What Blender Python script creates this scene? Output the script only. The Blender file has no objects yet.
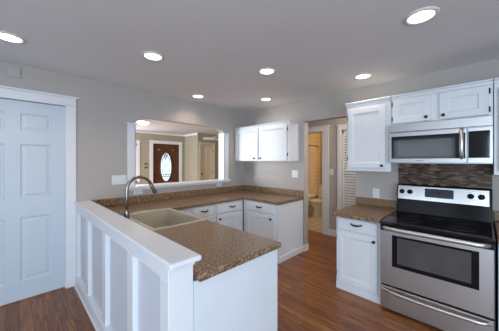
import bpy, bmesh, math, random
from mathutils import Vector, Matrix
R = math.radians
PI = math.pi
random.seed(4)
sc = bpy.context.scene
COL = sc.collection

# ------------------------------------------------------------------ camera, world, exposure
cam = bpy.data.objects.new('camera', bpy.data.cameras.new('camera'))
COL.objects.link(cam)
cam.location = (0, 0, 1.428)
cam.rotation_euler = (R(90), 0, R(44.6 - 90))
cam.data.sensor_width = 36.0
cam.data.lens = 234.5 / 499 * 36
cam.data.shift_y = -4.5 / 499
cam.data.clip_start = 0.02
sc.camera = cam

sc.view_settings.view_transform = 'Standard'
sc.view_settings.look = 'None'
sc.view_settings.gamma = 1.0
sc.view_settings.use_curve_mapping = False
sc.view_settings.exposure = 0.07

w = bpy.data.worlds.new('sky')
sc.world = w
w.use_nodes = True
bg = w.node_tree.nodes['Background']
bg.inputs[0].default_value = (0.74, 0.86, 1.0, 1)
bg.inputs[1].default_value = 1.6


def area(name, loc, rot, sx, sy, power, color):
    l = bpy.data.lights.new(name, 'AREA')
    l.shape = 'RECTANGLE'
    l.size = sx
    l.size_y = sy
    l.energy = power
    l.color = color
    o = bpy.data.objects.new(name, l)
    o.location = loc
    o.rotation_euler = rot
    COL.objects.link(o)
    return o


DAY = (0.64, 0.81, 1.0)
area('daylight_side_window', (-2.55, -1.2, 1.25), (0, R(-90), 0), 1.6, 2.1, 76, DAY)      # through the side windows
area('daylight_dining_window', (-2.55, 1.2, 1.5), (0, R(-90), 0), 1.1, 1.4, 7.5, DAY)
area('daylight_rear_window', (-0.9, -2.55, 1.25), (R(90), 0, 0), 2.7, 1.6, 80, DAY)       # through the rear windows
area('daylight_living_window', (2.55, 7.70, 1.4), (R(-90), 0, 0), 0.6, 1.2, 18, (0.9, 0.95, 1.0))
area('daylight_living_side', (-1.9, 5.6, 1.4), (0, R(-90), 0), 1.6, 1.4, 250, (0.9, 0.95, 1.0))


# ------------------------------------------------------------------ materials
def newmat(name):
    m = bpy.data.materials.new(name)
    m.use_nodes = True
    nt = m.node_tree
    return m, nt, nt.nodes['Principled BSDF']


def simple(name, col, rough=0.5, metal=0.0, var=0.04, scale=6.0, bump=0.0, bscale=80.0, coat=0.0, spec=0.5):
    m, nt, p = newmat(name)
    N, L = nt.nodes, nt.links
    p.inputs['Roughness'].default_value = rough
    p.inputs['Metallic'].default_value = metal
    p.inputs['Specular IOR Level'].default_value = spec
    if coat:
        p.inputs['Coat Weight'].default_value = coat
        p.inputs['Coat Roughness'].default_value = 0.05
    tc = N.new('ShaderNodeTexCoord')
    no = N.new('ShaderNodeTexNoise')
    no.inputs['Scale'].default_value = scale
    no.inputs['Detail'].default_value = 4
    L.new(tc.outputs['Object'], no.inputs['Vector'])
    cr = N.new('ShaderNodeValToRGB')
    cr.color_ramp.elements[0].position = 0.3
    cr.color_ramp.elements[1].position = 0.7
    cr.color_ramp.elements[0].color = (*[c * (1 - var) for c in col], 1)
    cr.color_ramp.elements[1].color = (*[min(1, c * (1 + var)) for c in col], 1)
    L.new(no.outputs['Fac'], cr.inputs['Fac'])
    L.new(cr.outputs['Color'], p.inputs['Base Color'])
    if bump:
        n2 = N.new('ShaderNodeTexNoise')
        n2.inputs['Scale'].default_value = bscale
        n2.inputs['Detail'].default_value = 3
        L.new(tc.outputs['Object'], n2.inputs['Vector'])
        b = N.new('ShaderNodeBump')
        b.inputs['Strength'].default_value = bump
        b.inputs['Distance'].default_value = 0.004
        L.new(n2.outputs['Fac'], b.inputs['Height'])
        L.new(b.outputs['Normal'], p.inputs['Normal'])
    return m


def swizzle(nt, a, b):
    N, L = nt.nodes, nt.links
    tc = N.new('ShaderNodeTexCoord')
    s = N.new('ShaderNodeSeparateXYZ')
    c = N.new('ShaderNodeCombineXYZ')
    L.new(tc.outputs['Object'], s.inputs[0])
    L.new(s.outputs[a], c.inputs[0])
    L.new(s.outputs[b], c.inputs[1])
    return c.outputs[0], tc.outputs['Object']


def brick_mat(name, ab, c1, c2, mortar, bw, rh, ms, rough, bias=0.0, offset=0.5, grain=None, bump=0.2, hues=None, spec=0.5):
    m, nt, p = newmat(name)
    N, L = nt.nodes, nt.links
    vec, ob = swizzle(nt, *ab)
    br = N.new('ShaderNodeTexBrick')
    br.inputs['Scale'].default_value = 1.0
    br.inputs['Brick Width'].default_value = bw
    br.inputs['Row Height'].default_value = rh
    br.inputs['Mortar Size'].default_value = ms
    br.inputs['Bias'].default_value = bias
    br.offset = offset
    br.inputs['Color1'].default_value = (0, 0, 0, 1) if hues else (*c1, 1)
    br.inputs['Color2'].default_value = (1, 1, 1, 1) if hues else (*c2, 1)
    br.inputs['Mortar'].default_value = (0.5, 0.5, 0.5, 1) if hues else (*mortar, 1)
    L.new(vec, br.inputs['Vector'])
    out = br.outputs['Color']
    if hues:
        cr = N.new('ShaderNodeValToRGB')
        e = cr.color_ramp.elements
        cr.color_ramp.interpolation = 'LINEAR'
        e[0].color = (*hues[0], 1)
        e[1].color = (*hues[-1], 1)
        for i, h in enumerate(hues[1:-1]):
            x = e.new((i + 1) / (len(hues) - 1))
            x.color = (*h, 1)
        L.new(out, cr.inputs['Fac'])
        mx = N.new('ShaderNodeMix')
        mx.data_type = 'RGBA'
        L.new(br.outputs['Fac'], mx.inputs['Factor'])
        L.new(cr.outputs['Color'], mx.inputs['A'])
        mx.inputs['B'].default_value = (*mortar, 1)
        out = mx.outputs['Result']
    if grain:
        mp = N.new('ShaderNodeMapping')
        mp.inputs['Scale'].default_value = grain[0]
        L.new(ob, mp.inputs['Vector'])
        no = N.new('ShaderNodeTexNoise')
        no.inputs['Scale'].default_value = 1.0
        no.inputs['Detail'].default_value = 6
        no.inputs['Roughness'].default_value = 0.65
        no.inputs['Distortion'].default_value = 0.6
        L.new(mp.outputs[0], no.inputs['Vector'])
        cr2 = N.new('ShaderNodeValToRGB')
        cr2.color_ramp.elements[0].position = 0.32
        cr2.color_ramp.elements[1].position = 0.72
        cr2.color_ramp.elements[0].color = (*grain[1], 1)
        cr2.color_ramp.elements[1].color = (*grain[2], 1)
        L.new(no.outputs['Fac'], cr2.inputs['Fac'])
        mm = N.new('ShaderNodeMix')
        mm.data_type = 'RGBA'
        mm.blend_type = 'MULTIPLY'
        mm.inputs['Factor'].default_value = 1.0
        L.new(out, mm.inputs['A'])
        L.new(cr2.outputs['Color'], mm.inputs['B'])
        out = mm.outputs['Result']
    L.new(out, p.inputs['Base Color'])
    p.inputs['Roughness'].default_value = rough
    p.inputs['Specular IOR Level'].default_value = spec
    if bump:
        b = N.new('ShaderNodeBump')
        b.inputs['Strength'].default_value = bump
        b.inputs['Distance'].default_value = 0.002
        b.invert = True
        L.new(br.outputs['Fac'], b.inputs['Height'])
        L.new(b.outputs['Normal'], p.inputs['Normal'])
    return m


def granite(name):
    m, nt, p = newmat(name)
    N, L = nt.nodes, nt.links
    tc = N.new('ShaderNodeTexCoord')
    n1 = N.new('ShaderNodeTexNoise')
    n1.inputs['Scale'].default_value = 75
    n1.inputs['Detail'].default_value = 5
    n1.inputs['Roughness'].default_value = 0.75
    L.new(tc.outputs['Object'], n1.inputs['Vector'])
    cr = N.new('ShaderNodeValToRGB')
    e = cr.color_ramp.elements
    e[0].position, e[0].color = 0.34, (0.022, 0.012, 0.007, 1)
    e[1].position, e[1].color = 0.69, (0.70, 0.56, 0.40, 1)
    for pos, c in ((0.43, (0.095, 0.052, 0.026, 1)), (0.51, (0.205, 0.125, 0.068, 1)), (0.60, (0.36, 0.245, 0.145, 1))):
        x = e.new(pos)
        x.color = c
    L.new(n1.outputs['Fac'], cr.inputs['Fac'])
    v = N.new('ShaderNodeTexVoronoi')
    v.inputs['Scale'].default_value = 120
    L.new(tc.outputs['Object'], v.inputs['Vector'])
    mx = N.new('ShaderNodeMix')
    mx.data_type = 'RGBA'
    mx.blend_type = 'OVERLAY'
    mx.inputs['Factor'].default_value = 0.3
    L.new(cr.outputs['Color'], mx.inputs['A'])
    hs = N.new('ShaderNodeHueSaturation')
    hs.inputs['Saturation'].default_value = 0.15
    L.new(v.outputs['Color'], hs.inputs['Color'])
    L.new(hs.outputs['Color'], mx.inputs['B'])
    L.new(mx.outputs['Result'], p.inputs['Base Color'])
    p.inputs['Roughness'].default_value = 0.32
    return m


def steel(name, col=(0.52, 0.515, 0.515), rough=0.36, ab=(1, 2), stretch=(2, 160, 1)):
    m, nt, p = newmat(name)
    N, L = nt.nodes, nt.links
    vec, ob = swizzle(nt, *ab)
    mp = N.new('ShaderNodeMapping')
    mp.inputs['Scale'].default_value = stretch
    L.new(vec, mp.inputs['Vector'])
    no = N.new('ShaderNodeTexNoise')
    no.inputs['Scale'].default_value = 3
    no.inputs['Detail'].default_value = 5
    L.new(mp.outputs[0], no.inputs['Vector'])
    mr = N.new('ShaderNodeMapRange')
    mr.inputs['To Min'].default_value = rough - 0.07
    mr.inputs['To Max'].default_value = rough + 0.09
    L.new(no.outputs['Fac'], mr.inputs['Value'])
    L.new(mr.outputs['Result'], p.inputs['Roughness'])
    p.inputs['Base Color'].default_value = (*col, 1)
    p.inputs['Metallic'].default_value = 1.0
    return m


def emit(name, col, strength):
    m, nt, p = newmat(name)
    p.inputs['Base Color'].default_value = (*col, 1)
    p.inputs['Emission Color'].default_value = (*col, 1)
    p.inputs['Emission Strength'].default_value = strength
    return m


def glass(name, rough=0.0, col=(1, 1, 1)):
    m, nt, p = newmat(name)
    p.inputs['Base Color'].default_value = (*col, 1)
    p.inputs['Transmission Weight'].default_value = 1.0
    p.inputs['Roughness'].default_value = rough
    p.inputs['IOR'].default_value = 1.1
    return m


M = {}
M['wall'] = simple('greige_wall_paint', (0.465, 0.425, 0.39), 0.75, var=0.02, scale=1.5, bump=0.08, bscale=120)
M['ceiling'] = simple('ceiling_paint', (0.76, 0.76, 0.77), 0.8, var=0.02, scale=1.0, bump=0.25, bscale=60)
M['living_wall'] = simple('living_wall_paint', (0.40, 0.36, 0.27), 0.75, var=0.02, scale=1.5)
M['white'] = simple('white_cabinet_paint', (0.75, 0.785, 0.815), 0.35, var=0.015, scale=8)
M['trim'] = simple('white_trim_paint', (0.80, 0.81, 0.83), 0.35, var=0.015, scale=5)
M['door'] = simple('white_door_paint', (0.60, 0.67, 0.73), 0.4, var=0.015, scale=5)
M['panel'] = simple('pale_grey_panel', (0.64, 0.66, 0.72), 0.5, var=0.015, scale=5)  # half-wall panels, slightly darker and greyer than the trim
M['granite'] = granite('brown_speckled_laminate')
M['floor'] = brick_mat('oak_plank_floor', (1, 0), None, None, (0.035, 0.012, 0.006), 1.1, 0.085, 0.0016, 0.30,
                       hues=[(0.185, 0.066, 0.022), (0.30, 0.118, 0.040), (0.245, 0.09, 0.029), (0.36, 0.155, 0.058)],
                       grain=((45, 3.5, 1), (0.40, 0.33, 0.28), (1.55, 1.5, 1.4)), bump=0.3, offset=0.37)
M['mosaic'] = brick_mat('mosaic_strip_tile', (1, 2), None, None, (0.03, 0.02, 0.016), 0.052, 0.0165, 0.0012, 0.4,
                        hues=[(0.02, 0.011, 0.007), (0.15, 0.08, 0.045), (0.035, 0.019, 0.011), (0.26, 0.18, 0.125), (0.07, 0.04, 0.03)], spec=0.25, bump=0.3, offset=0.43)
M['bath_tile'] = brick_mat('tan_wall_tile', (1, 2), (0.62, 0.45, 0.22), (0.66, 0.48, 0.24), (0.45, 0.31, 0.14), 0.11, 0.11, 0.004, 0.3, offset=0.0)
M['bath_tile_x'] = brick_mat('tan_wall_tile_side', (0, 2), (0.62, 0.45, 0.22), (0.66, 0.48, 0.24), (0.45, 0.31, 0.14), 0.11, 0.11, 0.004, 0.3, offset=0.0)
M['bath_paint'] = simple('tan_bathroom_paint', (0.40, 0.29, 0.15), 0.7, var=0.02)
M['bath_floor'] = brick_mat('pale_floor_tile', (0, 1), (0.72, 0.64, 0.52), (0.76, 0.68, 0.56), (0.30, 0.24, 0.17), 0.16, 0.16, 0.009, 0.35, offset=0.0)
M['steel'] = steel('brushed_stainless')
M['steel_bright'] = steel('polished_stainless', (0.72, 0.71, 0.70), 0.2)
M['chrome'] = simple('polished_steel_bar', (0.62, 0.61, 0.60), 0.36, 1.0, var=0.02, scale=3)
M['nickel'] = simple('brushed_nickel', (0.30, 0.28, 0.25), 0.28, 1.0, var=0.06, scale=30)
M['bronze'] = simple('dark_bronze', (0.035, 0.032, 0.032), 0.35, 0.8, var=0.1, scale=40)
M['black'] = simple('black_enamel', (0.010, 0.010, 0.012), 0.15, 0.0, var=0.1, scale=10, spec=0.12)
M['black_glass'] = simple('black_ceramic_glass', (0.008, 0.008, 0.010), 0.06, 0.0, var=0.1, scale=10)
M['oven_glass'] = simple('oven_window_glass', (0.075, 0.073, 0.072), 0.12, 0.0, var=0.15, scale=4)
M['burner'] = simple('burner_ring_print', (0.035, 0.035, 0.037), 0.10, 0.0, var=0.1, scale=20)
M['display'] = simple('grey_blue_display', (0.03, 0.04, 0.05), 0.12, 0.0, var=0.3, scale=25)
M['sink'] = simple('beige_composite', (0.50, 0.46, 0.36), 0.35, var=0.03, scale=60)
M['plate'] = simple('white_plastic', (0.78, 0.78, 0.78), 0.4, var=0.01)
M['plate_wall'] = simple('wall_tone_plastic', (0.46, 0.44, 0.42), 0.5, var=0.01)
M['slot'] = simple('dark_slot', (0.10, 0.10, 0.10), 0.5, var=0.05)
M['porcelain'] = simple('white_porcelain', (0.80, 0.76, 0.68), 0.15, var=0.01)
M['front_wood'] = simple('stained_mahogany', (0.105, 0.036, 0.014), 0.35, var=0.35, scale=14)
M['cream'] = simple('cream_door_paint', (0.72, 0.64, 0.48), 0.45, var=0.015)
M['lead'] = simple('dark_lead_came', (0.03, 0.035, 0.04), 0.4, 0.5, var=0.1)
M['frost'] = glass('textured_glass', 0.08, (0.93, 0.98, 1.0))
M['glass'] = glass('window_glass', 0.0)
M['lamp'] = emit('recessed_lamp_lens', (1.0, 0.95, 0.88), 7.0)
M['dome'] = emit('warm_glass_dome', (1.0, 0.88, 0.66), 2.5)
M['metal_white'] = simple('white_metal_trim', (0.72, 0.70, 0.67), 0.4, var=0.02)
M['ground'] = simple('outside_paving', (0.45, 0.44, 0.42), 0.9, var=0.1)


# ------------------------------------------------------------------ mesh helpers
class B:
    def __init__(self):
        self.bm = bmesh.new()

    def box(self, x0, x1, y0, y1, z0, z1, bev=0.0, seg=1):
        x0, x1 = min(x0, x1), max(x0, x1)
        y0, y1 = min(y0, y1), max(y0, y1)
        z0, z1 = min(z0, z1), max(z0, z1)
        r = bmesh.ops.create_cube(self.bm, size=1.0)
        vs = r['verts']
        for v in vs:
            v.co = Vector((x0 + (v.co.x + .5) * (x1 - x0), y0 + (v.co.y + .5) * (y1 - y0), z0 + (v.co.z + .5) * (z1 - z0)))
        if bev:
            es = list({e for v in vs for e in v.link_edges})
            bmesh.ops.bevel(self.bm, geom=es, offset=bev, segments=seg, affect='EDGES', profile=0.5)
        return self

    def tube(self, pts, rad, n=12, caps=True, flat=1.0):
        pts = [Vector(p) for p in pts]
        rads = rad if isinstance(rad, (list, tuple)) else [rad] * len(pts)
        rings = []
        up = None
        for i, p in enumerate(pts):
            a = pts[max(0, i - 1)]
            b = pts[min(len(pts) - 1, i + 1)]
            t = (b - a).normalized()
            if up is None:
                up = Vector((0, 0, 1)) if abs(t.z) < 0.9 else Vector((1, 0, 0))
            s = t.cross(up).normalized()
            up = s.cross(t).normalized()
            rings.append([self.bm.verts.new(p + (s * math.cos(k * 2 * PI / n) + up * flat * math.sin(k * 2 * PI / n)) * rads[i]) for k in range(n)])
        for q, r in zip(rings, rings[1:]):
            for k in range(n):
                f = self.bm.faces.new((q[k], q[(k + 1) % n], r[(k + 1) % n], r[k]))
                f.smooth = True
        if caps:
            self.bm.faces.new(rings[0][::-1])
            self.bm.faces.new(rings[-1])
        return self

    def lathe(self, prof, origin, axis=(0, 0, 1), n=24, sx=1.0, sy=1.0):
        """prof: list of (radius, height along axis)"""
        ax = Vector(axis).normalized()
        u = Vector((1, 0, 0)) if abs(ax.x) < 0.9 else Vector((0, 1, 0))
        s = ax.cross(u).normalized()
        t = ax.cross(s).normalized()
        if abs(ax.z) > 0.9:
            s, t = Vector((1, 0, 0)), Vector((0, 1, 0))
        o = Vector(origin)
        rings = []
        for r, hh in prof:
            if r < 1e-6:
                rings.append([self.bm.verts.new(o + ax * hh)])
            else:
                rings.append([self.bm.verts.new(o + ax * hh + s * r * sx * math.cos(k * 2 * PI / n) + t * r * sy * math.sin(k * 2 * PI / n)) for k in range(n)])
        for q, r in zip(rings, rings[1:]):
            for k in range(n):
                a = q[k % len(q)], q[(k + 1) % len(q)], r[(k + 1) % len(r)], r[k % len(r)]
                vs = []
                for v in a:
                    if v not in vs:
                        vs.append(v)
                if len(vs) > 2:
                    f = self.bm.faces.new(vs)
                    f.smooth = True
        return self

    def prism(self, poly, axis, lo, hi, bev=0.0, seg=2, smooth=False):
        """poly: 2-D points; axis 'x': (y,z)  'y': (x,z)  'z': (x,y)"""
        def P(a, b, c):
            return {'x': (c, a, b), 'y': (a, c, b), 'z': (a, b, c)}[axis]
        v0 = [self.bm.verts.new(P(a, b, lo)) for a, b in poly]
        v1 = [self.bm.verts.new(P(a, b, hi)) for a, b in poly]
        fs = [self.bm.faces.new(v0), self.bm.faces.new(v1)]
        n = len(poly)
        for k in range(n):
            f = self.bm.faces.new((v0[k], v0[(k + 1) % n], v1[(k + 1) % n], v1[k]))
            f.smooth = smooth
            fs.append(f)
        bmesh.ops.recalc_face_normals(self.bm, faces=fs)
        if bev:
            es = list({e for f in fs[:2] for e in f.edges})
            bmesh.ops.bevel(self.bm, geom=es, offset=bev, segments=seg, affect='EDGES', profile=0.5)
        return self

    def rings(self, F, a0, a1, z0, z1, levels, back=True):
        """nested rectangles on a face: levels = (inset, outward depth), last one filled"""
        rs = []
        for ins, n in levels:
            rs.append([self.bm.verts.new(F(a, n, z)) for a, z in ((a0 + ins, z0 + ins), (a1 - ins, z0 + ins), (a1 - ins, z1 - ins), (a0 + ins, z1 - ins))])
        fs = []
        for q, r in zip(rs, rs[1:]):
            for k in range(4):
                fs.append(self.bm.faces.new((q[k], q[(k + 1) % 4], r[(k + 1) % 4], r[k])))
        fs.append(self.bm.faces.new(rs[-1]))
        if back:
            fs.append(self.bm.faces.new(rs[0][::-1]))
        bmesh.ops.recalc_face_normals(self.bm, faces=fs)
        return self

    def fbox(self, F, a0, a1, n0, n1, z0, z1, bev=0.0, seg=1):
        p, q = F(a0, n0, z0), F(a1, n1, z1)
        return self.box(p[0], q[0], p[1], q[1], p[2], q[2], bev, seg)


WLOC = {}


def obj(name, b, mat, parent=None):
    me = bpy.data.meshes.new(name)
    bmesh.ops.recalc_face_normals(b.bm, faces=b.bm.faces[:])
    base = WLOC.get(parent.name, Vector((0, 0, 0))) if parent else None
    if parent is None:
        xs = [v.co.x for v in b.bm.verts]
        ys = [v.co.y for v in b.bm.verts]
        zs = [v.co.z for v in b.bm.verts]
        base = Vector(((min(xs) + max(xs)) / 2, (min(ys) + max(ys)) / 2, min(zs)))
    for v in b.bm.verts:
        v.co -= base
    b.bm.to_mesh(me)
    b.bm.free()
    me.materials.append(mat)
    o = bpy.data.objects.new(name, me)
    COL.objects.link(o)
    if parent:
        o.parent = parent
        WLOC[o.name] = base          # children of parts share the thing's frame
    else:
        o.location = base
        WLOC[o.name] = base
    return o


def tag(o, label, cat, group=None):
    o['label'] = label
    o['category'] = cat
    if group:
        o['group'] = group
    return o


def thing(name, label, cat, loc, group=None):
    o = bpy.data.objects.new(name, None)
    o.empty_display_size = 0.1
    COL.objects.link(o)
    o.location = loc
    WLOC[o.name] = Vector(loc)
    return tag(o, label, cat, group)


def struct(name, b, mat, parent=None):
    o = obj(name, b, mat, parent)
    if parent is None:
        o['kind'] = 'structure'
    return o


def FA(plane):      # surface facing -Y (towards the camera side), a = x
    return lambda a, n, z: (a, plane - n, z)


def FB(plane):      # surface facing -X, a = y
    return lambda a, n, z: (plane - n, a, z)


def FX(plane):      # surface facing +X, a = y
    return lambda a, n, z: (plane + n, a, z)


YA, YA2 = 3.32, 3.44      # wall with the pass-through
XB, XB2 = 3.24, 3.36      # wall with the range
HC = 2.40
YL = 7.8                  # front wall of the living room

# ------------------------------------------------------------------ structure: shell
struct('floor', B().box(-2.7, 6.2, -2.7, 7.95, -0.1, 0), M['floor'])
struct('ceiling', B().box(-2.7, 6.2, -2.7, 7.95, HC, HC + 0.1), M['ceiling'])

# wall with door, pass-through with arched corners
b = B()
b.box(-2.6, -0.40, YA, YA2, 0, HC)
b.box(-0.40, 0.425, YA, YA2, 2.045, HC)
b.box(0.425, 1.155, YA, YA2, 0, HC)
b.box(1.155, 2.705, YA, YA2, 0, 1.06)
arch = [(1.155, HC), (1.155, 1.935)]
arch += [(1.185, 1.962), (1.225, 1.985), (1.27, 2.004), (1.315, 2.018), (1.36, 2.027), (1.41, 2.032)]
arch += [(2.35, 2.028)]
for k in range(1, 9):
    t = k / 8 * PI / 2
    arch.append((2.35 + 0.355 * math.sin(t), 1.925 + 0.103 * math.cos(t)))
arch += [(2.705, HC)]
b.prism(arch, 'y', YA, YA2)
b.box(2.705, XB2, YA, YA2, 0, HC)
struct('wall_left', b, M['wall'])

# wall with range and the hall opening
OY0, OY1, OZ = 1.20, 1.985, 2.05
b = B()
b.box(XB, XB2, -2.6, OY0, 0, HC)
b.box(XB, XB2, OY0, OY1, OZ, HC)
b.box(XB, XB2, OY1, YA, 0, HC)
struct('wall_right', b, M['wall'])


def windowed_wall(name, fixed_lo, fixed_hi, axis, a0, a1, wins, mat):
    """wall with rectangular openings, wins = [(a0,a1,z0,z1)] sorted"""
    b = B()
    def bx(p0, p1, z0, z1):
        if axis == 'x':
            b.box(p0, p1, fixed_lo, fixed_hi, z0, z1)
        else:
            b.box(fixed_lo, fixed_hi, p0, p1, z0, z1)
    cur = a0
    for (p0, p1, z0, z1) in wins:
        bx(cur, p0, 0, HC)
        if z0 > 0:
            bx(p0, p1, 0, z0)
        bx(p0, p1, z1, HC)
        cur = p1
    bx(cur, a1, 0, HC)
    return struct(name, b, mat)


windowed_wall('wall_rear', -2.7, -2.6, 'x', -2.7, XB2, [(-2.3, 0.5, 0.4, 2.1)], M['wall'])
windowed_wall('wall_side', -2.7, -2.6, 'y', -2.6, YA2, [(-2.3, -0.1, 0.4, 2.1), (0.45, 1.95, 0.9, 2.1)], M['wall'])
windowed_wall('wall_living_side', -2.1, -2.0, 'y', YA2, YL, [(4.8, 6.4, 0.6, 2.0)], M['living_wall'])


def window(name, axis, fixed, a0, a1, z0, z1, bars):
    b = B()
    def bx(p0, p1, q0, q1):
        if axis == 'x':
            b.box(p0, p1, fixed - 0.03, fixed + 0.03, q0, q1, 0.004)
        else:
            b.box(fixed - 0.03, fixed + 0.03, p0, p1, q0, q1, 0.004)
    bx(a0, a1, z0, z0 + 0.05)
    bx(a0, a1, z1 - 0.05, z1)
    bx(a0, a0 + 0.05, z0, z1)
    bx(a1 - 0.05, a1, z0, z1)
    for k in range(1, bars + 1):
        c = a0 + (a1 - a0) * k / (bars + 1)
        bx(c - 0.02, c + 0.02, z0, z1)
    o = struct(name, b, M['trim'])
    g = B()
    if axis == 'x':
        g.box(a0 + .05, a1 - .05, fixed - 0.003, fixed + 0.003, z0 + .05, z1 - .05)
    else:
        g.box(fixed - 0.003, fixed + 0.003, a0 + .05, a1 - .05, z0 + .05, z1 - .05)
    obj('pane', g, M['glass'], o)
    return o


window('window_1', 'x', -2.65, -2.3, 0.5, 0.4, 2.1, 2)
window('window_2', 'y', -2.65, -2.3, -0.1, 0.4, 2.1, 2)
window('window_5', 'y', -2.65, 0.45, 1.95, 0.9, 2.1, 3)
window('window_3', 'y', -2.05, 4.8, 6.4, 0.6, 2.0, 1)
window('window_4', 'x', YL + 0.06, 2.25, 2.82, 0.75, 1.98, 0)
struct('ground', B().box(-14, 14, 7.96, 24, -0.15, -0.1), M['ground'])

# ---- living room beyond the pass-through
FD0, FD1, FDH = 3.315, 4.275, 2.02        # entrance door opening
b = B()
b.box(-2.1, 2.25, YL, YL + .12, 0, HC)
b.box(2.25, 2.82, YL, YL + .12, 0, 0.75)
b.box(2.25, 2.82, YL, YL + .12, 1.98, HC)
b.box(2.82, FD0, YL, YL + .12, 0, HC)
b.box(FD0, FD1, YL, YL + .12, FDH, HC)
b.box(FD1, 6.1, YL, YL + .12, 0, HC)
struct('wall_living_front', b, M['living_wall'])
YC = 6.95
b = B()
CX = 4.50
b.box(CX, CX + .1, YC, YL - .001, 0, HC)
CD0, CD1, CDH = 4.62, 5.16, 2.00
b.box(CX + .1, CD0, YC, YC + .1, 0, HC)
b.box(CD0, CD1, YC, YC + .1, CDH, HC)
b.box(CD1, 6.05, YC, YC + .1, 0, HC)
struct('wall_living_closet', b, M['living_wall'])
struct('wall_living_right', B().box(6.05, 6.15, YA2 + .6, YL, 0, HC), M['living_wall'])


def casing(name, F, a0, a1, z1, wd, head, mat, t=0.02, over=0.02, z0=0.0):
    b = B()
    b.fbox(F, a0 - wd, a0, 0, t, z0, z1, 0.003)
    b.fbox(F, a1, a1 + wd, 0, t, z0, z1, 0.003)
    b.fbox(F, a0 - wd, a1 + wd, 0, t + .004, z1, z1 + head, 0.003)
    b.fbox(F, a0 - wd - over, a1 + wd + over, 0, t + .018, z1 + head, z1 + head + 0.022, 0.004)
    return struct(name, b, mat)


casing('trim_1', FA(YL), FD0, FD1, FDH, 0.11, 0.08, M['trim'])
casing('trim_2', FA(YC), CD0, CD1, CDH, 0.075, 0.06, M['cream'])
casing('trim_3', FA(YL), 2.25, 2.82, 1.98, 0.07, 0.09, M['trim'], z0=0.75)
b = B()
b.box(-2, CX - .001, YL - .02, YL - .001, HC - .07, HC - .001)
b.box(CX - .02, CX - .001, YC - .02, YL - .02, HC - .07, HC - .001)
struct('trim_4', b, M['trim'])


def panel_door(name, F, a0, a1, z0, z1, panels, mat, thick=0.035, frame_t=0.0):
    """slab whose raised panels sit inside moulded recesses"""
    b = B()
    cols = sorted({p[0] for p in panels} | {p[1] for p in panels})
    # field of the slab around the panels: stiles, rails as flush boxes over a thin core
    b.fbox(F, a0, a1, -thick, -0.012, z0, z1)
    xs = sorted({(p[0], p[1]) for p in panels})
    prev = a0
    for (p0, p1) in xs:
        b.fbox(F, prev, p0, -0.012, 0, z0, z1)
        zs = sorted([(p[2], p[3]) for p in panels if (p[0], p[1]) == (p0, p1)])
        zp = z0
        for (q0, q1) in zs:
            b.fbox(F, p0, p1, -0.012, 0, zp, q0)
            zp = q1
        b.fbox(F, p0, p1, -0.012, 0, zp, z1)
        prev = p1
    b.fbox(F, prev, a1, -0.012, 0, z0, z1)
    for (p0, p1, q0, q1) in panels:
        b.rings(F, p0, p1, q0, q1, [(0, 0.0), (0.012, -0.010), (0.022, -0.010), (0.045, -0.003)], back=False)
    return struct(name, b, mat)


# six-panel door in the left wall
pn = []
for c0, c1 in ((-0.295, -0.05), (0.06, 0.305)):
    pn += [(c0, c1, 0.20, 0.85), (c0, c1, 1.045, 1.60), (c0, c1, 1.735, 1.915)]
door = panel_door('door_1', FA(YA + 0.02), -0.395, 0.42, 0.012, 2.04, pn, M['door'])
casing('trim_5', FA(YA), -0.40, 0.425, 2.045, 0.095, 0.09, M['trim'])
b = B()
b.box(-0.40, -0.396, YA + .001, YA2, 0, 2.044)
b.box(0.421, 0.425, YA + .001, YA2, 0, 2.044)
struct('trim_6', b, M['trim'])

# cream closet door of the living room (two tall panels over two short)
pn = []
for c0, c1 in ((CD0 + .09, CD0 + .24), (CD1 - .24, CD1 - .09)):
    pn += [(c0, c1, 0.22, 0.80), (c0, c1, 0.98, 1.86)]
dc = panel_door('door_3', FA(YC + 0.02), CD0 + .004, CD1 - .004, 0.01, CDH - .005, pn, M['cream'])
obj('door_knob', B().lathe([(0, .05), (.02, .045), (.026, .03), (.012, .012), (.022, .002), (.022, 0)], (CD0 + .06, YC + .02, 0.98), (0, -1, 0), 14), M['bronze'], dc)
bb = B()
for z in (0.25, 1.0, 1.75):
    bb.box(CD1 - .012, CD1 + .008, YC - .006, YC + .018, z, z + .09)
obj('hinge', bb, M['bronze'], dc)

# entrance door with oval leaded glass
fy = YL + 0.03
b = B()
ocx, ocz, orx, orz = 3.79, 1.22, 0.20, 0.50
b1, b2 = FD0 + .004, FD1 - .004
n = 40
for (ya, yb) in ((fy, fy + 0.045),):
    outer, inner, outer2, inner2 = [], [], [], []
    for k in range(n):
        t = k * 2 * PI / n
        cx_, sz_ = math.cos(t), math.sin(t)
        sc_ = 1 / max(abs(cx_) / 0.30, abs(sz_) / 0.60)
        ox, oz = ocx + cx_ * sc_, ocz + sz_ * sc_
        ix, iz = ocx + orx * cx_, ocz + orz * sz_
        outer.append(b.bm.verts.new((ox, ya, oz)))
        inner.append(b.bm.verts.new((ix, ya, iz)))
        outer2.append(b.bm.verts.new((ox, yb, oz)))
        inner2.append(b.bm.verts.new((ix, yb, iz)))
    for k in range(n):
        j = (k + 1) % n
        b.bm.faces.new((outer[k], outer[j], inner[j], inner[k]))
        b.bm.faces.new((outer2[k], inner2[k], inner2[j], outer2[j]))
        b.bm.faces.new((inner[k], inner[j], inner2[j], inner2[k]))
b.box(b1, ocx - .30, fy, fy + .045, .01, FDH - .005)
b.box(ocx + .30, b2, fy, fy + .045, .01, FDH - .005)
b.box(ocx - .30, ocx + .30, fy, fy + .045, ocz + .60, FDH - .005)
b.box(ocx - .30, ocx + .30, fy, fy + .045, .01, ocz - .60)
for s in (-1, 1):   # raised moulding strips
    b.box(ocx + s * .33 - .012, ocx + s * .33 + .012, fy - .012, fy, .18, 1.93)
b.box(ocx - .34, ocx + .34, fy - .012, fy, .17, .195)
b.box(ocx - .34, ocx + .34, fy - .012, fy, 1.92, 1.945)
d2 = struct('door_2', b, M['front_wood'])
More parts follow.
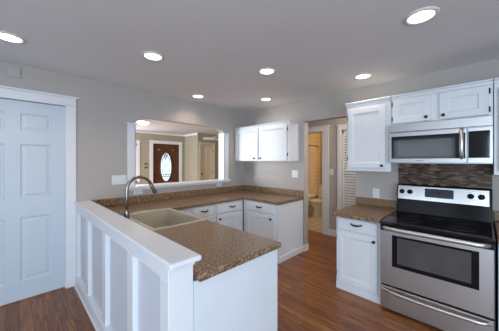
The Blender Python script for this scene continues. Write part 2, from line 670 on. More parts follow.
mo = B()
pts = [(ocx + (orx + .012) * math.cos(k * 2 * PI / 40), fy - .004, ocz + (orz + .012) * math.sin(k * 2 * PI / 40)) for k in range(41)]
mo.tube(pts, .02, 8, caps=False)
obj('oval_moulding', mo, M['front_wood'], d2)
g = B()
g.lathe([(0, 0), (0.999, 0), (0.999, .006), (0, .006)], (ocx, fy + .02, ocz), (0, 1, 0), 40)
for v in g.bm.verts:
    v.co.x = ocx + (v.co.x - ocx) * orx
    v.co.z = ocz + (v.co.z - ocz) * orz
obj('oval_glass', g, M['frost'], d2)
ld = B()
def oval(rx, rz, cz=0.0, a0=0, a1=2 * PI, r=.006):
    ld.tube([(ocx + rx * math.cos(a0 + (a1 - a0) * k / 24), fy + .012, ocz + cz + rz * math.sin(a0 + (a1 - a0) * k / 24)) for k in range(25)], r, 6)
oval(.14, .40)
for s in (-1, 1):
    ld.tube([(ocx + s * .02, fy + .012, ocz + .46), (ocx + s * .13, fy + .012, ocz + .25), (ocx + s * .02, fy + .012, ocz + .05), (ocx + s * .12, fy + .012, ocz - .12), (ocx, fy + .012, ocz - .3)], .006, 6)
for z in (-.27, -.33):
    ld.tube([(ocx - .165, fy + .012, ocz + z), (ocx + .165, fy + .012, ocz + z)], .011, 6)
ld.tube([(ocx, fy + .012, ocz - .49), (ocx, fy + .012, ocz + .49)], .005, 6)
obj('leading', ld, M['lead'], d2)
obj('door_knob', B().lathe([(0, .05), (.022, .045), (.028, .03), (.012, .012), (.024, .002), (.024, 0)], (FD0 + .07, fy, 0.93), (0, -1, 0), 14), M['bronze'], d2)

# ---- pass-through trim: sill and pilasters
struct('trim_7', B().box(1.04, 2.825, YA - 0.055, YA2 + .03, 1.061, 1.092, 0.006, 2).box(1.06, 2.805, YA - .022, YA - .0005, 1.035, 1.0605, 0.003), M['trim'])


def pilaster(name, x0, x1, ztop, ja, jb):
    b = B()
    b.box(x0, x1, YA - 0.022, YA - .0005, 1.093, ztop - .022, 0.003)
    b.box(ja, jb, YA - .022, YA2 + .02, 1.093, ztop - .022, 0.002)
    b.box(x0 - .012, x1 + .012, YA - .036, YA2 + .02, ztop - .022, ztop, 0.004)
    return struct(name, b, M['trim'])


pilaster('trim_8', 1.067, 1.168, 1.935, 1.156, 1.169)
pilaster('trim_9', 2.692, 2.80, 1.93, 2.690, 2.704)

# ---- half wall with moulded cap and board panels
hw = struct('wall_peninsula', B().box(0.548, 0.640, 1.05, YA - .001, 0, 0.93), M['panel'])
b = B()
HX = 0.548
def hbox(y0, y1, z0, z1, t=0.034):
    b.box(HX - t, HX, y0, y1, z0, z1, 0.003)
hbox(1.0505, YA - .022, 0.855, 0.915)        # top rail
for y0, y1 in ((1.0505, 1.13), (1.50, 1.60), (2.09, 2.185), (2.68, 2.78), (3.21, YA - .022)):
    hbox(y0, y1, 0.13, 0.855)
b.box(0.510, 0.643, 1.032, 1.05, 0, 0.93, .002)   # end board
obj('batten_frame', b, M['trim'], hw)
b = B()
b.box(HX - .042, HX, 1.03, YA - .022, 0, 0.115, 0.004)
b.box(HX - .054, HX - .04, 1.03, YA - .022, 0, 0.03, 0.006)
b.box(HX - .038, HX, 1.03, YA - .022, 0.115, 0.135, 0.004)
obj('base_board', b, M['trim'], hw)
b = B()
b.box(0.494, 0.659, 0.978, YA - .001, 0.938, 0.966, 0.009, 3)
b.box(0.505, 0.648, 1.008, YA - .001, 0.925, 0.9385, 0.004)
b.box(0.514, 0.644, 1.018, YA - .001, 0.910, 0.926, 0.003)
obj('cap', b, M['trim'], hw)

# ---- hall beyond the opening
BX = 4.30
b = B()
b.box(BX, BX + .12, 0.3, 1.19, 0, HC)
b.box(BX, BX + .12, 1.19, 1.84, 2.0, HC)
b.box(BX, BX + .12, 1.84, 2.215, 0, HC)
b.box(BX, BX + .12, 2.215, 2.92, 2.005, HC)
b.box(BX, BX + .12, 2.92, 3.9, 0, HC)
struct('wall_hall', b, M['wall'])
struct('wall_hall_front', B().box(XB2, BX, 0.3, 0.4, 0, HC), M['wall'])
struct('wall_hall_rear', B().box(XB2, BX, 3.80, 3.9, 0, HC).box(XB2 - .12, XB2, YA2 + .001, 3.9, 0, HC), M['wall'])
casing('trim_10', FB(BX), 2.215, 2.92, 2.005, 0.13, 0.095, M['trim'])
casing('trim_11', FB(BX), 1.19, 1.84, 2.0, 0.075, 0.085, M['trim'])
struct('baseboard_hall', B().box(BX - .018, BX - .0005, 1.935, 2.084, 0, 0.12, .004), M['trim'])
struct('baseboard_jamb', B().box(XB - .014, XB - .0005, 1.99, 2.0, 0, 0.10, .003).box(XB - .014, XB2, 1.972, 1.9845, 0, 0.10, .003), M['trim'])
struct('trim_12', B().box(BX + .001, BX + .12, 2.2155, 2.232, 0, 2.004).box(BX + .001, BX + .12, 2.905, 2.9195, 0, 2.004), M['trim'])

# louvered door
lb = B()
F = FB(BX + .02)
y0, y1, z0, z1 = 1.196, 1.834, .012, 1.995
lb.fbox(F, y0, y0 + .05, -.03, 0, z0, z1)
lb.fbox(F, y1 - .028, y1, -.03, 0, z0, z1)
lb.fbox(F, y0, y1, -.03, 0, z1 - .06, z1)
lb.fbox(F, y0, y1, -.03, 0, z0, z0 + .12)
ld4 = struct('door_4', lb, M['trim'])
sl = B()
z = z0 + .13
while z < z1 - .08:
    if True:
        sl.prism([(BX + .024, z), (BX + .046, z + .026), (BX + .046, z + .036), (BX + .024, z + .010)], 'y', y0 + .05, y1 - .028)
    z += .050
obj('louver_slats', sl, M['trim'], ld4)
struct('wall_closet', B().box(BX + .121, BX + .13, 1.0, 2.0, 0, HC), M['wall'])

l = bpy.data.lights.new('hall_fill', 'POINT')  # unseen point light, added to brighten the hall
l.energy = 20
l.color = (1, .86, .70)
l.shadow_soft_size = .1
o = bpy.data.objects.new('hall_fill', l)
o.location = (3.8, .95, 2.2)
COL.objects.link(o)

# bathroom
BW = 6.10
struct('floor_bathroom', B().box(BX + .02, BW - .001, 2.03, 4.05, 0.001, 0.012), M['bath_floor'])
struct('wall_bathroom_tiled', B().box(BW, BW + .1, 3.22, 4.05, 0, HC), M['bath_tile'])
struct('wall_bathroom_painted', B().box(BW, BW + .1, 2.0, 3.219, 0, HC), M['bath_paint'])
struct('wall_bathroom_rear', B().box(BX + .121, BW - .001, 4.051, 4.15, 0, HC), M['bath_tile_x'])
struct('wall_bathroom_front', B().box(BX + .14, BW - .001, 1.93, 2.029, 0, HC), M['bath_paint'])

# ------------------------------------------------------------------ fittings shared by the cabinets
def knob(F, a, z, parent, n0=0.0, r=0.015):
    p0 = Vector(F(a, n0, z))
    ax = Vector(F(a, n0 + 1, z)) - p0
    k = B().lathe([(0.012, 0), (0.006, 0.006), (0.006, 0.012), (r, 0.018), (r, 0.024), (r * .6, 0.029), (0, 0.030)], p0, ax, 14)
    return obj('knob', k, M['bronze'], parent)


def pull(F, a, z, parent, n0=0.0, L=0.105):
    b = B()
    pts = []
    for k in range(13):
        t = k / 12
        pts.append(F(a - L / 2 + L * t, n0 + 0.028 * math.sin(PI * t) ** 0.7 + 0.001, z - 0.008 * math.sin(PI * t)))
    rr = [0.0065 + 0.0035 * math.sin(PI * k / 12) for k in range(13)]
    b.tube(pts, rr, 8)
    for s in (-1, 1):
        p0 = F(a + s * L / 2, n0, z)
        b.lathe([(0.010, 0), (0.009, 0.004), (0.004, 0.007), (0, .0075)], p0, Vector(F(a, n0 + 1, z)) - Vector(F(a, n0, z)), 10)
    return obj('pull_handle', b, M['bronze'], parent)


def hinges(F, a, zs, parent, n0=0.0):
    for z in zs:
        b = B()
        b.fbox(F, a - .0045, a + .0045, n0, n0 + .017, z - .024, z + .024, .002)
        obj('hinge', b, M['bronze'], parent)


def cab_door(F, a0, a1, z0, z1, parent, n0=0.001, stile=0.055, t=0.024, name='door'):
    b = B()
    b.rings(F, a0, a1, z0, z1, [(0, n0), (0, n0 + t - .003), (0.003, n0 + t), (stile, n0 + t), (stile + .006, n0 + t - .006), (stile + .012, n0 + t - .008)])
    return obj(name, b, M['white'], parent)


def drawer(F, a0, a1, z0, z1, parent, n0=0.001, t=0.024):
    b = B()
    b.rings(F, a0, a1, z0, z1, [(0, n0), (0, n0 + t - .008), (0.010, n0 + t)])
    return obj('drawer', b, M['white'], parent)


# ------------------------------------------------------------------ base cabinets
CT, CB = 0.858, 0.818           # worktop top and underside
ZB = CB - 0.001

# peninsula cabinet
pc = thing('base_cabinet', 'white peninsula base cabinet with plain end panel beside the half wall', 'cabinet', (0.98, 1.85, 0))
b = B()
b.box(0.645, 1.327, 1.03, 1.05, 0, ZB)
b.box(1.28, 1.30, 1.05, 1.885, 0.09, ZB)
b.box(1.28, 1.30, 1.885, 2.66, 0.09, 0.60)
b.box(1.24, 1.26, 1.05, 2.66, 0, 0.09)
b.box(0.70, 1.28, 1.87, 1.884, 0.05, ZB)
obj('body', b, M['white'], pc)
F = FX(1.30)
for a0, a1, zt, ka in ((1.06, 1.45, .66, 1.10), (1.47, 1.86, .66, 1.82), (1.90, 2.26, .57, 2.22), (2.28, 2.64, .57, 2.32)):
    d = cab_door(F, a0, a1, .11, zt, pc)
    knob(F, ka, zt - .06, d, .025)
for a0, a1 in ((1.06, 1.45), (1.47, 1.86)):
    d = drawer(F, a0, a1, .68, .80, pc)
    pull(F, (a0 + a1) / 2, .74, d, .025)


def base_cab(label, F, a0, a1, depth, fronts, loc, body_extra=None):
    """fronts: (kind, a0, a1, z0, z1, (knob a, knob z) / pull (a,z), hinge side)"""
    t = thing('base_cabinet', label, 'cabinet', loc)
    b = B()
    b.fbox(F, a0, a1, -depth, 0, 0.0, ZB)
    obj('body', b, M['white'], t)
    tk = B()
    tk.fbox(F, a0, a1, 0.0005, 0.012, 0.0, 0.075, 0.004)
    obj('toe_board', tk, M['white'], t)
    for fr in fronts:
        kind, f0, f1, z0, z1, hw_, hg = fr
        if kind == 'drawer':
            d = drawer(F, f0, f1, z0, z1, t)
            if hw_:
                pull(F, hw_[0], hw_[1], d, .0245)
        else:
            d = cab_door(F, f0, f1, z0, z1, t)
            if hw_:
                knob(F, hw_[0], hw_[1], d, .0245)
            if hg is not None:
                hinges(F, hg, (z0 + .08, z1 - .08), d, 0.001)
    return t


FAc = FA(2.71)
base_cab('white corner base cabinet half hidden behind the sink, under the pass-through', FAc, 1.335, 1.645, .60,
         [('drawer', 1.35, 1.635, .665, .80, None, None), ('door', 1.35, 1.635, .10, .645, None, None)], (1.49, 3.01, 0))
base_cab('white base cabinet with narrow drawer under the pass-through, just right of the sink', FAc, 1.648, 2.025, .60,
         [('drawer', 1.663, 2.005, .665, .80, (1.85, .748), None), ('door', 1.663, 2.005, .10, .645, (1.70, .59), None)], (1.84, 3.01, 0))
base_cab('white base cabinet with wide drawer against the inner corner under the pass-through wall', FAc, 2.028, 2.596, .60,
         [('drawer', 2.065, 2.565, .665, .80, (2.35, .745), None), ('door', 2.065, 2.565, .10, .645, (2.109, .588), None)], (2.31, 3.01, 0))
FBc = FB(2.60)
cc = base_cab('white base cabinet with exposed side panel next to the hall opening', FBc, 2.022, 2.695, .625,
              [('drawer', 2.06, 2.62, .672, .80, (2.34, .752), None), ('door', 2.06, 2.62, .10, .652, (2.114, .603), None)], (2.91, 2.34, 0))
b = B()
b.box(2.60, 3.225, 2.004, 2.0215, 0, ZB, 0.002)
b.box(2.60, 3.225, 1.989, 2.0038, 0, 0.085, 0.004)
b.box(3.18, 3.225, 1.996, 2.0038, 0.085, ZB, 0.002)
obj('side_panel', b, M['white'], cc)
FR = FB(2.585)
rb = base_cab('white base cabinet with one drawer left of the range', FR, 0.702, 1.165, .645,
              [('drawer', .735, 1.147, .672, .80, (.94, .752), None), ('door', .735, 1.147, .10, .655, (.765, .612), 1.150)], (2.9, .93, 0))
base_cab('white base cabinet right of the range at the photo edge', FR, -.75, -.095, .645,
         [('drawer', -.72, -.12, .672, .80, (-.42, .752), None), ('door', -.72, -.12, .10, .655, (-.16, .61), None)], (2.9, -.4, 0))

# ------------------------------------------------------------------ worktops
wt = thing('countertop', 'brown speckled U-shaped countertop running from peninsula around the corner', 'countertop', (1.9, 2.5, CB))
poly = [(0.661, 1.0), (1.33, 1.0), (1.33, 1.888), (0.80, 1.888), (0.80, 2.672), (2.575, 2.672), (2.575, 1.985), (3.236, 1.985), (3.236, 3.317), (0.661, 3.317)]
obj('worktop', B().prism(poly, 'z', CB, CT, 0.006, 2), M['granite'], wt)
b = B()
b.box(0.662, 3.236, 3.297, 3.3185, CT + .0005, 0.958, 0.004)
b.box(3.216, 3.238, 1.99, 3.2965, CT + .0005, 0.958, 0.004)
obj('backsplash_lip', b, M['granite'], wt)
# lower strip of the worktop that fills between half wall and 0.661
for nm, y0, y1, lab in (('left', 0.698, 1.185, 'short brown speckled countertop left of the range'), ('right', -.76, -.09, 'brown speckled countertop right of the range at the photo edge')):
    t = thing('countertop', lab, 'countertop', (2.87, (y0 + y1) / 2, CB))
    obj('worktop', B().prism([(2.515, y0), (3.237, y0), (3.237, y1), (2.515, y1)], 'z', CB, CT, 0.006, 2), M['granite'], t)
    obj('backsplash_lip', B().box(3.216, 3.2385, y0, y1, CT + .0005, 0.955, 0.004), M['granite'], t)

# ------------------------------------------------------------------ sink and faucet
sk = thing('sink', 'beige apron front kitchen sink set into the peninsula', 'sink', (1.07, 2.28, 0.612))
x0, x1, y0, y1 = .803, 1.335, 1.891, 2.669
b = B()
zt, zb = .866, .645
def ringv(ins, z):
    return [b.bm.verts.new(p) for p in ((x0 + ins, y0 + ins, z), (x1 - ins, y0 + ins, z), (x1 - ins, y1 - ins, z), (x0 + ins, y1 - ins, z))]
lev = [(0.004, .612), (0.0, .618), (0.0, zt - .005), (0.005, zt), (0.028, zt), (0.034, zt - .006), (0.05, zb + .03), (0.075, zb), (0.2, zb - .004)]
rs = [ringv(*l) for l in lev]
for q, r in zip(rs, rs[1:]):
    for k in range(4):
        b.bm.faces.new((q[k], q[(k + 1) % 4], r[(k + 1) % 4], r[k]))
b.bm.faces.new(rs[-1])
b.bm.faces.new(rs[0][::-1])
obj('basin', b, M['sink'], sk)
obj('drain', B().lathe([(0, .004), (.03, .004), (.042, .006), (.045, .002), (.045, .0005)], ((x0 + x1) / 2, (y0 + y1) / 2, zb - .004), n=20), M['steel'], sk)

fc = thing('faucet', 'brushed nickel gooseneck faucet standing behind the sink', 'faucet', (.735, 2.29, CT))
fx, fyy = .735, 2.29
obj('base', B().lathe([(.030, 0.0005), (.030, .008), (.024, .014), (.0215, .05), (.0215, .11), (.016, .125), (0, .126)], (fx, fyy, CT), n=20), M['nickel'], fc)
pts = [(fx, fyy, CT + .11), (fx, fyy, 1.10), (fx, fyy, 1.165)]
rad = .112
for k in range(1, 15):
    t = k / 14 * R(158)
    pts.append((fx + rad - rad * math.cos(t), fyy, 1.165 + rad * math.sin(t)))
obj('spout', B().tube(pts, .0145, 14), M['nickel'], fc)
e = Vector(pts[-1])
dr = (Vector(pts[-1]) - Vector(pts[-2])).normalized()
obj('spray_head', B().tube([e, e + dr * .02, e + dr * .05, e + dr * .095, e + dr * .105], [.016, .019, .018, .024, .019], 14), M['nickel'], fc)
lv = B().tube([(fx - .018, fyy, .930), (fx - .045, fyy + .01, .932)], .012, 10)
lv.tube([(fx - .04, fyy + .008, .932), (fx - .05, fyy + .03, .965), (fx - .058, fyy + .05, .99)], [.009, .008, .006], 8)
obj('lever', lv, M['nickel'], fc)

# ------------------------------------------------------------------ wall cabinets
def wall_cab(label, F, a0, a1, depth, z0, z1, loc, doors, crown):
    t = thing('wall_cabinet', label, 'cabinet', loc)
    b = B()
    b.fbox(F, a0, a1, -depth, 0, z0, z1, 0.0015)
    obj('body', b, M['white'], t)
    for (d0, d1, q0, q1, k, hg, hz) in doors:
        d = cab_door(F, d0, d1, q0, q1, t, stile=0.06)
        knob(F, k[0], k[1], d, .0245)
        if hg is not None:
            hinges(F, hg, hz, d, .001)
    c0, c1, ct = crown
    cr = B()
    cr.fbox(F, c0, c1, -depth if False else -0.02, 0.012, z1 - .012, z1 + ct * .5, 0.003)
    cr.fbox(F, c0, c1, -0.02, 0.026, z1 + ct * .5, z1 + ct, 0.004)
    obj('crown', cr, M['white'], t)
    return t


xu = 2.975
wall_cab('white two-door wall cabinet in the corner, left of the hall opening', FB(xu), 2.07, 3.315, XB - xu - .001, 1.425, 2.025, (3.1, 2.69, 1.425),
         [(2.72, 3.29, 1.442, 2.0, (2.79, 1.475), None, None), (2.115, 2.685, 1.442, 2.0, (2.645, 1.475), 2.108, (1.53, 1.92))], (2.062, 3.315, .022))
xf = 2.93
wall_cab('tall white single-door wall cabinet left of the microwave', FB(xf), .704, 1.19, XB - xf - .001, 1.308, 2.105, (3.08, .95, 1.308),
         [(.752, 1.165, 1.345, 2.055, (.785, 1.375), 1.172, (1.46, 1.95))], (.704, 1.2, .035))
wall_cab('low white two-door wall cabinet above the microwave', FB(xf), -.076, .700, XB - xf - .001, 1.815, 2.105, (3.08, .31, 1.815),
         [(.345, .680, 1.832, 2.088, (.387, 1.868), .688, (1.88, 2.04)), (-.048, .285, 1.832, 2.088, (.255, 1.868), -.056, (1.88, 2.04))], (-.076, .700, .035))
wall_cab('tall white wall cabinet right of the microwave, cut by the photo edge', FB(xf), -.62, -.082, XB - xf - .001, 1.308, 2.105, (3.08, -.35, 1.308),
         [(-.59, -.11, 1.345, 2.055, (-.55, 1.375), None, None)], (-.62, -.082, .035))

# mosaic behind the range
tag(obj('tile_backsplash', B().box(XB - .010, XB - .0005, -.079, .698, 0.98, 1.402), M['mosaic']),
    'dark brown mosaic strip tile panel on the wall between range and microwave', 'backsplash')

# ------------------------------------------------------------------ range
rg = thing('range', 'stainless steel electric range with black glass cooktop', 'oven', (2.85, .305, 0))
ry0, ry1 = -.078, .690
xr = 2.485
F = FB(xr)
b = B()
b.box(2.535, 3.20, ry0, ry1, 0.03, .828)
b.box(2.56, 3.18, ry0 + .02, ry1 - .02, 0, .03)
obj('body', b, M['black'], rg)
b = B()
b.box(2.475, 3.195, ry0, ry1, .829, .858, .008, 2)
obj('cooktop', b, M['black_glass'], rg)
for (bx_, by_, br_) in ((2.66, .50, .105), (2.66, .12, .085), (2.95, .50, .080), (2.95, .12, .105), (2.95, .31, .05)):
    k = B().lathe([(br_, .0), (br_, .0008), (br_ - .006, .0008), (br_ - .006, .0)], (bx_, by_, .8583), n=40)
    k.lathe([(br_ * .62, .0), (br_ * .62, .0008), (br_ * .62 - .005, .0008), (br_ * .62 - .005, .0)], (bx_, by_, .8583), n=40)
    obj('burner_ring', k, M['burner'], rg)
# vent strip under the cooktop lip
b = B()
b.fbox(F, ry0 + .004, ry1 - .004, -.05, -.004, .806, .8285)
obj('vent_strip', b, M['black'], rg)
# oven door
od = B()
od.rings(F, ry0 + .004, ry1 - .004, .262, .803, [(0, -.048), (0, -.006), (.006, 0)])
odr = obj('oven_door', od, M['steel'], rg)
ts = B()
ts.rings(F, ry0 + .006, ry1 - .006, .770, .802, [(0, .0004), (0, .003), (.003, .004)])
obj('top_strip', ts, M['black'], odr)
wn = B()
wn.rings(F, .008, .588, .448, .740, [(0, .0004), (0, .003), (.004, .005)])
fr = obj('window_frame', wn, M['black'], odr)
wn = B()
wn.fbox(F, .052, .545, .0055, .0075, .485, .722)
wi = obj('window', wn, M['oven_glass'], odr)
def bow(z, a0, a1, rise, n0, r, zdip=0.0, flat=1.0):
    pts = []
    for k in range(25):
        t = k / 24
        s = min(1, min(t, 1 - t) / .10)
        s = math.sin(s * PI / 2)
        pts.append(F(a0 + (a1 - a0) * t, n0 + rise * s, z - zdip * math.sin(PI * t)))
    return B().tube(pts, r, 12, flat=flat)
obj('door_handle', bow(.800, ry1 - .03, ry0 + .03, .045, .002, .0125, .0, 1.5), M['chrome'], odr)
# drawer
dw = B()
dw.rings(F, ry0 + .004, ry1 - .004, .035, .245, [(0, -.048), (0, -.006), (.006, 0)])
dwr = obj('warming_drawer', dw, M['steel'], rg)
obj('drawer_handle', bow(.222, ry1 - .02, ry0 + .02, .035, .002, .011, .012, 1.3), M['chrome'], dwr)
# backguard
b = B()
b.prism([(3.10, .859), (3.20, .859), (3.20, 1.165), (3.165, 1.165), (3.145, 1.15), (3.12, .99)], 'y', ry0, ry1, .006, 2)
bgd = obj('backguard', b, M['black'], rg)
def bgp(a, n, z):     # sloped face of the backguard
    t = (z - .99) / .16
    return (3.12 + .025 * t - n * .988, a, z + n * .15)
b = B()
b.rings(bgp, ry0 + .018, ry1 - .012, .998, 1.150, [(0, .001), (0, .004), (.004, .006)])
cpn = obj('control_panel', b, M['steel_bright'], bgd)
b = B()
b.rings(bgp, .194, .430, 1.040, 1.130, [(0, .0065), (0, .008), (.004, .0085)])
obj('display', b, M['display'], bgd)
for ka in (.640, .565, .070, -.005):
    p0 = Vector(bgp(ka, .0065, 1.083))
    ax = Vector(bgp(ka, 1, 1.083)) - Vector(bgp(ka, 0, 1.083))
    obj('knob', B().lathe([(.026, 0), (.026, .004), (.020, .006), (.018, .022), (.015, .025), (0, .025)], p0, ax, 20), M['black'], bgd)

# ------------------------------------------------------------------ microwave
mw = thing('microwave', 'stainless over-the-range microwave with black window', 'microwave', (3.03, .31, 1.405))
xm = 2.84
F = FB(xm)
my0, my1 = -.076, .698
obj('body', B().box(2.862, 3.228, my0, my1, 1.404, 1.812), M['steel'], mw)
b = B()
b.rings(F, my0, my1, 1.728, 1.812, [(0, -.021), (0, .0), (.004, .004)])
obj('vent_grille', b, M['steel'], mw)
b = B()
b.rings(F, .085, my1, 1.408, 1.722, [(0, -.021), (0, 0), (.004, .004)])
md = obj('door', b, M['steel'], mw)
b = B()
b.rings(F, .098, .676, 1.452, 1.682, [(0, .0042), (0, .006), (.003, .0075)])
obj('window_frame', b, M['black_glass'], md)
b = B()
b.fbox(F, .195, .618, .0078, .0085, 1.478, 1.640)
obj('window', b, M['oven_glass'], md)
b = B()
pts = [F(.122, .006 + .034 * math.sin(PI * min(1, max(0, k / 16))) ** .45, 1.452 + (1.716 - 1.452) * k / 16) for k in range(17)]
b.tube(pts, [.013 + .004 * math.sin(PI * k / 16) for k in range(17)], 12)
obj('handle', b, M['chrome'], md)
b = B()
b.rings(F, my0, .083, 1.408, 1.722, [(0, -.021), (0, 0), (.004, .004)])
cp = obj('control_side', b, M['steel'], mw)
b = B()
b.rings(F, -.056, .078, 1.455, 1.690, [(0, .0042), (0, .006), (.006, .0075)])
obj('control_panel', b, M['black_glass'], cp)
b = B()
b.fbox(F, .40, .46, .0042, .005, 1.428, 1.433)
obj('brand_mark', b, M['slot'], md)

# ------------------------------------------------------------------ plates on the walls
def wallplate(name, label, cat, F, a, z, wd, ht, kind, n=1, mat='plate', group=None):
    t = thing(name, label, cat, F(a, 0, z - ht / 2), group)
    b = B()
    b.rings(F, a - wd / 2, a + wd / 2, z - ht / 2, z + ht / 2, [(0, .0006), (0, .004), (.004, .006)])
    obj('plate', b, M[mat], t)
    for k in range(n):
        c = a + (k - (n - 1) / 2) * .046
        b = B()
        if kind == 'rocker':
            b.rings(F, c - .016, c + .016, z - .033, z + .033, [(0, .0062), (0, .009), (.002, .010)])
            obj('rocker', b, M[mat], t)
        elif kind == 'outlet':
            for s in (-1, 1):
                b.fbox(F, c - .015, c + .015, .0062, .009, z + s * .02 - .012, z + s * .02 + .012, .002)
            o = obj('receptacle', b, M[mat], t)
            for s in (-1, 1):
                for q in (-1, 1):
                    b = B()
                    b.fbox(F, c + q * .006 - .0015, c + q * .006 + .0015, .0091, .0096, z + s * .02 - .005, z + s * .02 + .005)
                    obj('slot', b, M['slot'], o)
        elif kind == 'outlet_h':
            for s in (-1, 1):
                b.fbox(F, c + s * .02 - .012, c + s * .02 + .012, .0062, .009, z - .015, z + .015, .002)
            o = obj('receptacle', b, M[mat], t)
            for s in (-1, 1):
                for q in (-1, 1):
                    b = B()
                    b.fbox(F, c + s * .02 - .005, c + s * .02 + .005, .0091, .0096, z + q * .006 - .0015, z + q * .006 + .0015)
                    obj('slot', b, M['slot'], o)
    return t


WA, WB = FA(YA), FB(XB)
wallplate('switch_plate', 'wide white three-gang switch plate left of the pass-through', 'switch', WA, .973, 1.185, .170, .118, 'rocker', 3)
wallplate('outlet', 'white sideways outlet under the left end of the pass-through sill', 'outlet', WA, 1.205, 1.008, .115, .066, 'outlet_h')
wallplate('outlet', 'white sideways outlet under the right end of the pass-through sill', 'outlet', WA, 2.60, 1.012, .115, .066, 'outlet_h')
wallplate('switch_plate', 'white two-gang switch plate under the corner wall cabinet', 'switch', WB, 2.155, 1.220, .118, .115, 'rocker', 2)
wallplate('outlet', 'white upright outlet on the wall left of the range', 'outlet', WB, .943, 1.022, .074, .118, 'outlet')
wallplate('switch_plate', 'small white switch plate on the hall wall between two doors', 'switch', FB(BX), 2.035, 1.217, .074, .118, 'rocker', 1)
t = thing('blank_cover', 'square wall-coloured cover plate above the white six-panel door', 'cover plate', (.016, YA, 2.255))
b = B()
b.rings(WA, -.034, .064, 2.262, 2.368, [(0, .0006), (0, .012), (.006, .016)])
obj('cover', b, M['plate_wall'], t)
t = thing('thermostat', 'small dark wall control on the living room wall, left of the entrance door', 'control', (3.08, YL, 1.18))
for z in (1.19, 1.31):
    b = B()
    b.rings(FA(YL), 3.03, 3.13, z, z + .055, [(0, .001), (0, .015), (.006, .02)])
    obj('control_face', b, M['slot'], t)

# ------------------------------------------------------------------ ceiling lights
def can(x, y, label, p=8.5):
    t = thing('recessed_light', label, 'ceiling light', (x, y, HC - .012), 'recessed ceiling lights')
    b = B()
    b.lathe([(.100, -.0005), (.098, -.008), (.078, -.011), (.072, -.004), (.072, -.0005)], (x, y, HC), n=32)
    obj('trim_ring', b, M['metal_white'], t)
    b = B()
    b.lathe([(0, -.004), (.071, -.004), (.071, -.001), (0, -.001)], (x, y, HC), n=32)
    obj('lens', b, M['lamp'], t)
    l = bpy.data.lights.new('recessed_lamp', 'SPOT')
    l.energy = p
    l.color = (1.0, 0.76, 0.56)
    l.spot_size = R(140)
    l.spot_blend = 0.6
    l.shadow_soft_size = .06
    o = bpy.data.objects.new('recessed_lamp', l)
    o.location = (x, y, HC - .03)
    COL.objects.link(o)


can(-.015, 2.633, 'recessed ceiling light above the six-panel door, cut by the left photo edge')
can(.918, 2.160, 'recessed ceiling light above the sink and faucet')
can(1.956, 3.011, 'recessed ceiling light close to the wall above the pass-through')
can(1.936, 1.644, 'recessed ceiling light in the middle of the kitchen ceiling')
can(2.799, 2.397, 'small-looking recessed ceiling light near the two-door corner wall cabinet')
can(2.821, .959, 'recessed ceiling light in front of the tall cabinet left of the microwave')
can(1.926, .285, 'largest-looking recessed ceiling light at the top right, in front of the range')

# living room dome light and fan
t = thing('dome_light', 'glowing round dome light on the living room ceiling, seen through the pass-through', 'ceiling light', (2.25, 5.85, HC - .1))
obj('base_ring', B().lathe([(.0, -.001), (.15, -.001), (.15, -.02), (.0, -.02)], (2.25, 5.85, HC), n=28), M['metal_white'], t)
obj('glass_dome', B().lathe([(.145, -.0205), (.14, -.045), (.11, -.075), (.06, -.092), (0, -.098)], (2.25, 5.85, HC), n=28), M['dome'], t)
l = bpy.data.lights.new('dome_lamp', 'SPOT')
l.energy = 60
l.spot_size = R(150)
l.spot_blend = 0.5
l.color = (1, .86, .66)
l.shadow_soft_size = .03
o = bpy.data.objects.new('dome_lamp', l)
o.location = (2.25, 5.85, HC - .12)
COL.objects.link(o)

hubx, huby, hz = 4.62, 5.72, 2.12
t = thing('ceiling_fan', 'white ceiling fan in the living room, one blade showing beside the pilaster', 'fan', (hubx, huby, hz - .1))
obj('rod', B().tube([(hubx, huby, hz + .06), (hubx, huby, HC - .001)], .014, 10).lathe([(0, -.001), (.06, -.001), (.05, -.04), (0, -.05)], (hubx, huby, HC), n=20), M['metal_white'], t)
obj('motor', B().lathe([(0, .07), (.05, .065), (.095, .03), (.1, -.02), (.07, -.06), (0, -.065)], (hubx, huby, hz), n=24), M['metal_white'], t)
ang0 = math.atan2(6.12 - huby, 4.17 - hubx)
for k in range(5):
    a = ang0 + k * 2 * PI / 5
    c, s = math.cos(a), math.sin(a)
    b = B()
    pl = []
    for (r_, w_) in ((.09, .03), (.18, .05), (.5, .065), (.60, .05), (.62, .0)):
        pl.append((r_, w_))
    pl = pl + [(r_, -w_) for r_, w_ in pl[-2::-1]]
    b.prism([(hubx + r_ * c - w_ * s, huby + r_ * s + w_ * c) for r_, w_ in pl], 'z', hz - .005, hz + .007)
    for v in b.bm.verts:
        v.co.z += .45 * (-(v.co.x - hubx) * s + (v.co.y - huby) * c)
    obj('blade', b, M['metal_white'], t)

# ------------------------------------------------------------------ bathroom things
l = bpy.data.lights.new('bathroom_lamp', 'POINT')
l.energy = 20
l.color = (1, .70, .34)
l.shadow_soft_size = .1
o = bpy.data.objects.new('bathroom_lamp', l)
o.location = (5.2, 2.5, 2.2)
COL.objects.link(o)

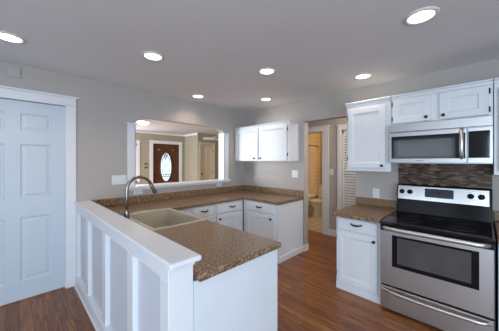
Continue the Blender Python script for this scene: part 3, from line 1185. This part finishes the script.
tb = thing('bathtub', 'white bathtub along the tiled bathroom wall beyond the hall', 'bathtub', (5.3, 3.65, .013))
b = B()
tx0, tx1, ty0, ty1, tz = 4.55, 6.095, 3.26, 4.045, .47
def rv(ins, z):
    return [b.bm.verts.new(p) for p in ((tx0 + ins, ty0 + ins, z), (tx1 - ins, ty0 + ins, z), (tx1 - ins, ty1 - ins, z), (tx0 + ins, ty1 - ins, z))]
rs = [rv(*q) for q in ((.01, .0135), (.0, tz - .03), (0, tz - .01), (.01, tz), (.06, tz), (.08, tz - .02), (.13, .12), (.2, .09))]
for q, r in zip(rs, rs[1:]):
    for k in range(4):
        b.bm.faces.new((q[k], q[(k + 1) % 4], r[(k + 1) % 4], r[k]))
b.bm.faces.new(rs[-1])
b.bm.faces.new(rs[0][::-1])
obj('tub_shell', b, M['porcelain'], tb)
rd = thing('shower_rod', 'dark shower curtain rod spanning above the bathtub', 'rod', (5.3, 3.27, 1.84))
obj('rod', B().tube([(BX + .122, 3.27, 1.85), (4.9, 3.26, 1.848), (BW - .002, 3.27, 1.845)], .012, 10), M['bronze'], rd)

tl = thing('toilet', 'white toilet beside the bathtub, seen through the bathroom doorway', 'toilet', (5.65, 2.97, .013))
TX, TY = 5.50, 2.97
b = B()
b.lathe([(.13, 0), (.125, .04), (.095, .14), (.11, .24), (.17, .34), (.19, .385), (.17, .39), (.13, .36), (.09, .25), (0, .22)], (TX, TY, .0135), n=28, sx=1.35)
b.box(TX + .05, TX + .36, TY - .1, TY + .1, .0135, .30, .02, 2)
obj('bowl', b, M['porcelain'], tl)
obj('seat', B().lathe([(.2, .392), (.2, .415), (.15, .43), (0, .435), (0, .392)], (TX, TY, .0135), n=28, sx=1.33), M['porcelain'], tl)
b = B()
b.box(TX + .36, TX + .55, TY - .2, TY + .2, .40, .76, .02, 2)
b.box(TX + .28, TX + .5, TY - .12, TY + .12, .30, .40, .01)
obj('tank', b, M['porcelain'], tl)
obj('tank_lid', B().box(TX + .35, TX + .56, TY - .21, TY + .21, .761, .79, .008, 2), M['porcelain'], tl)
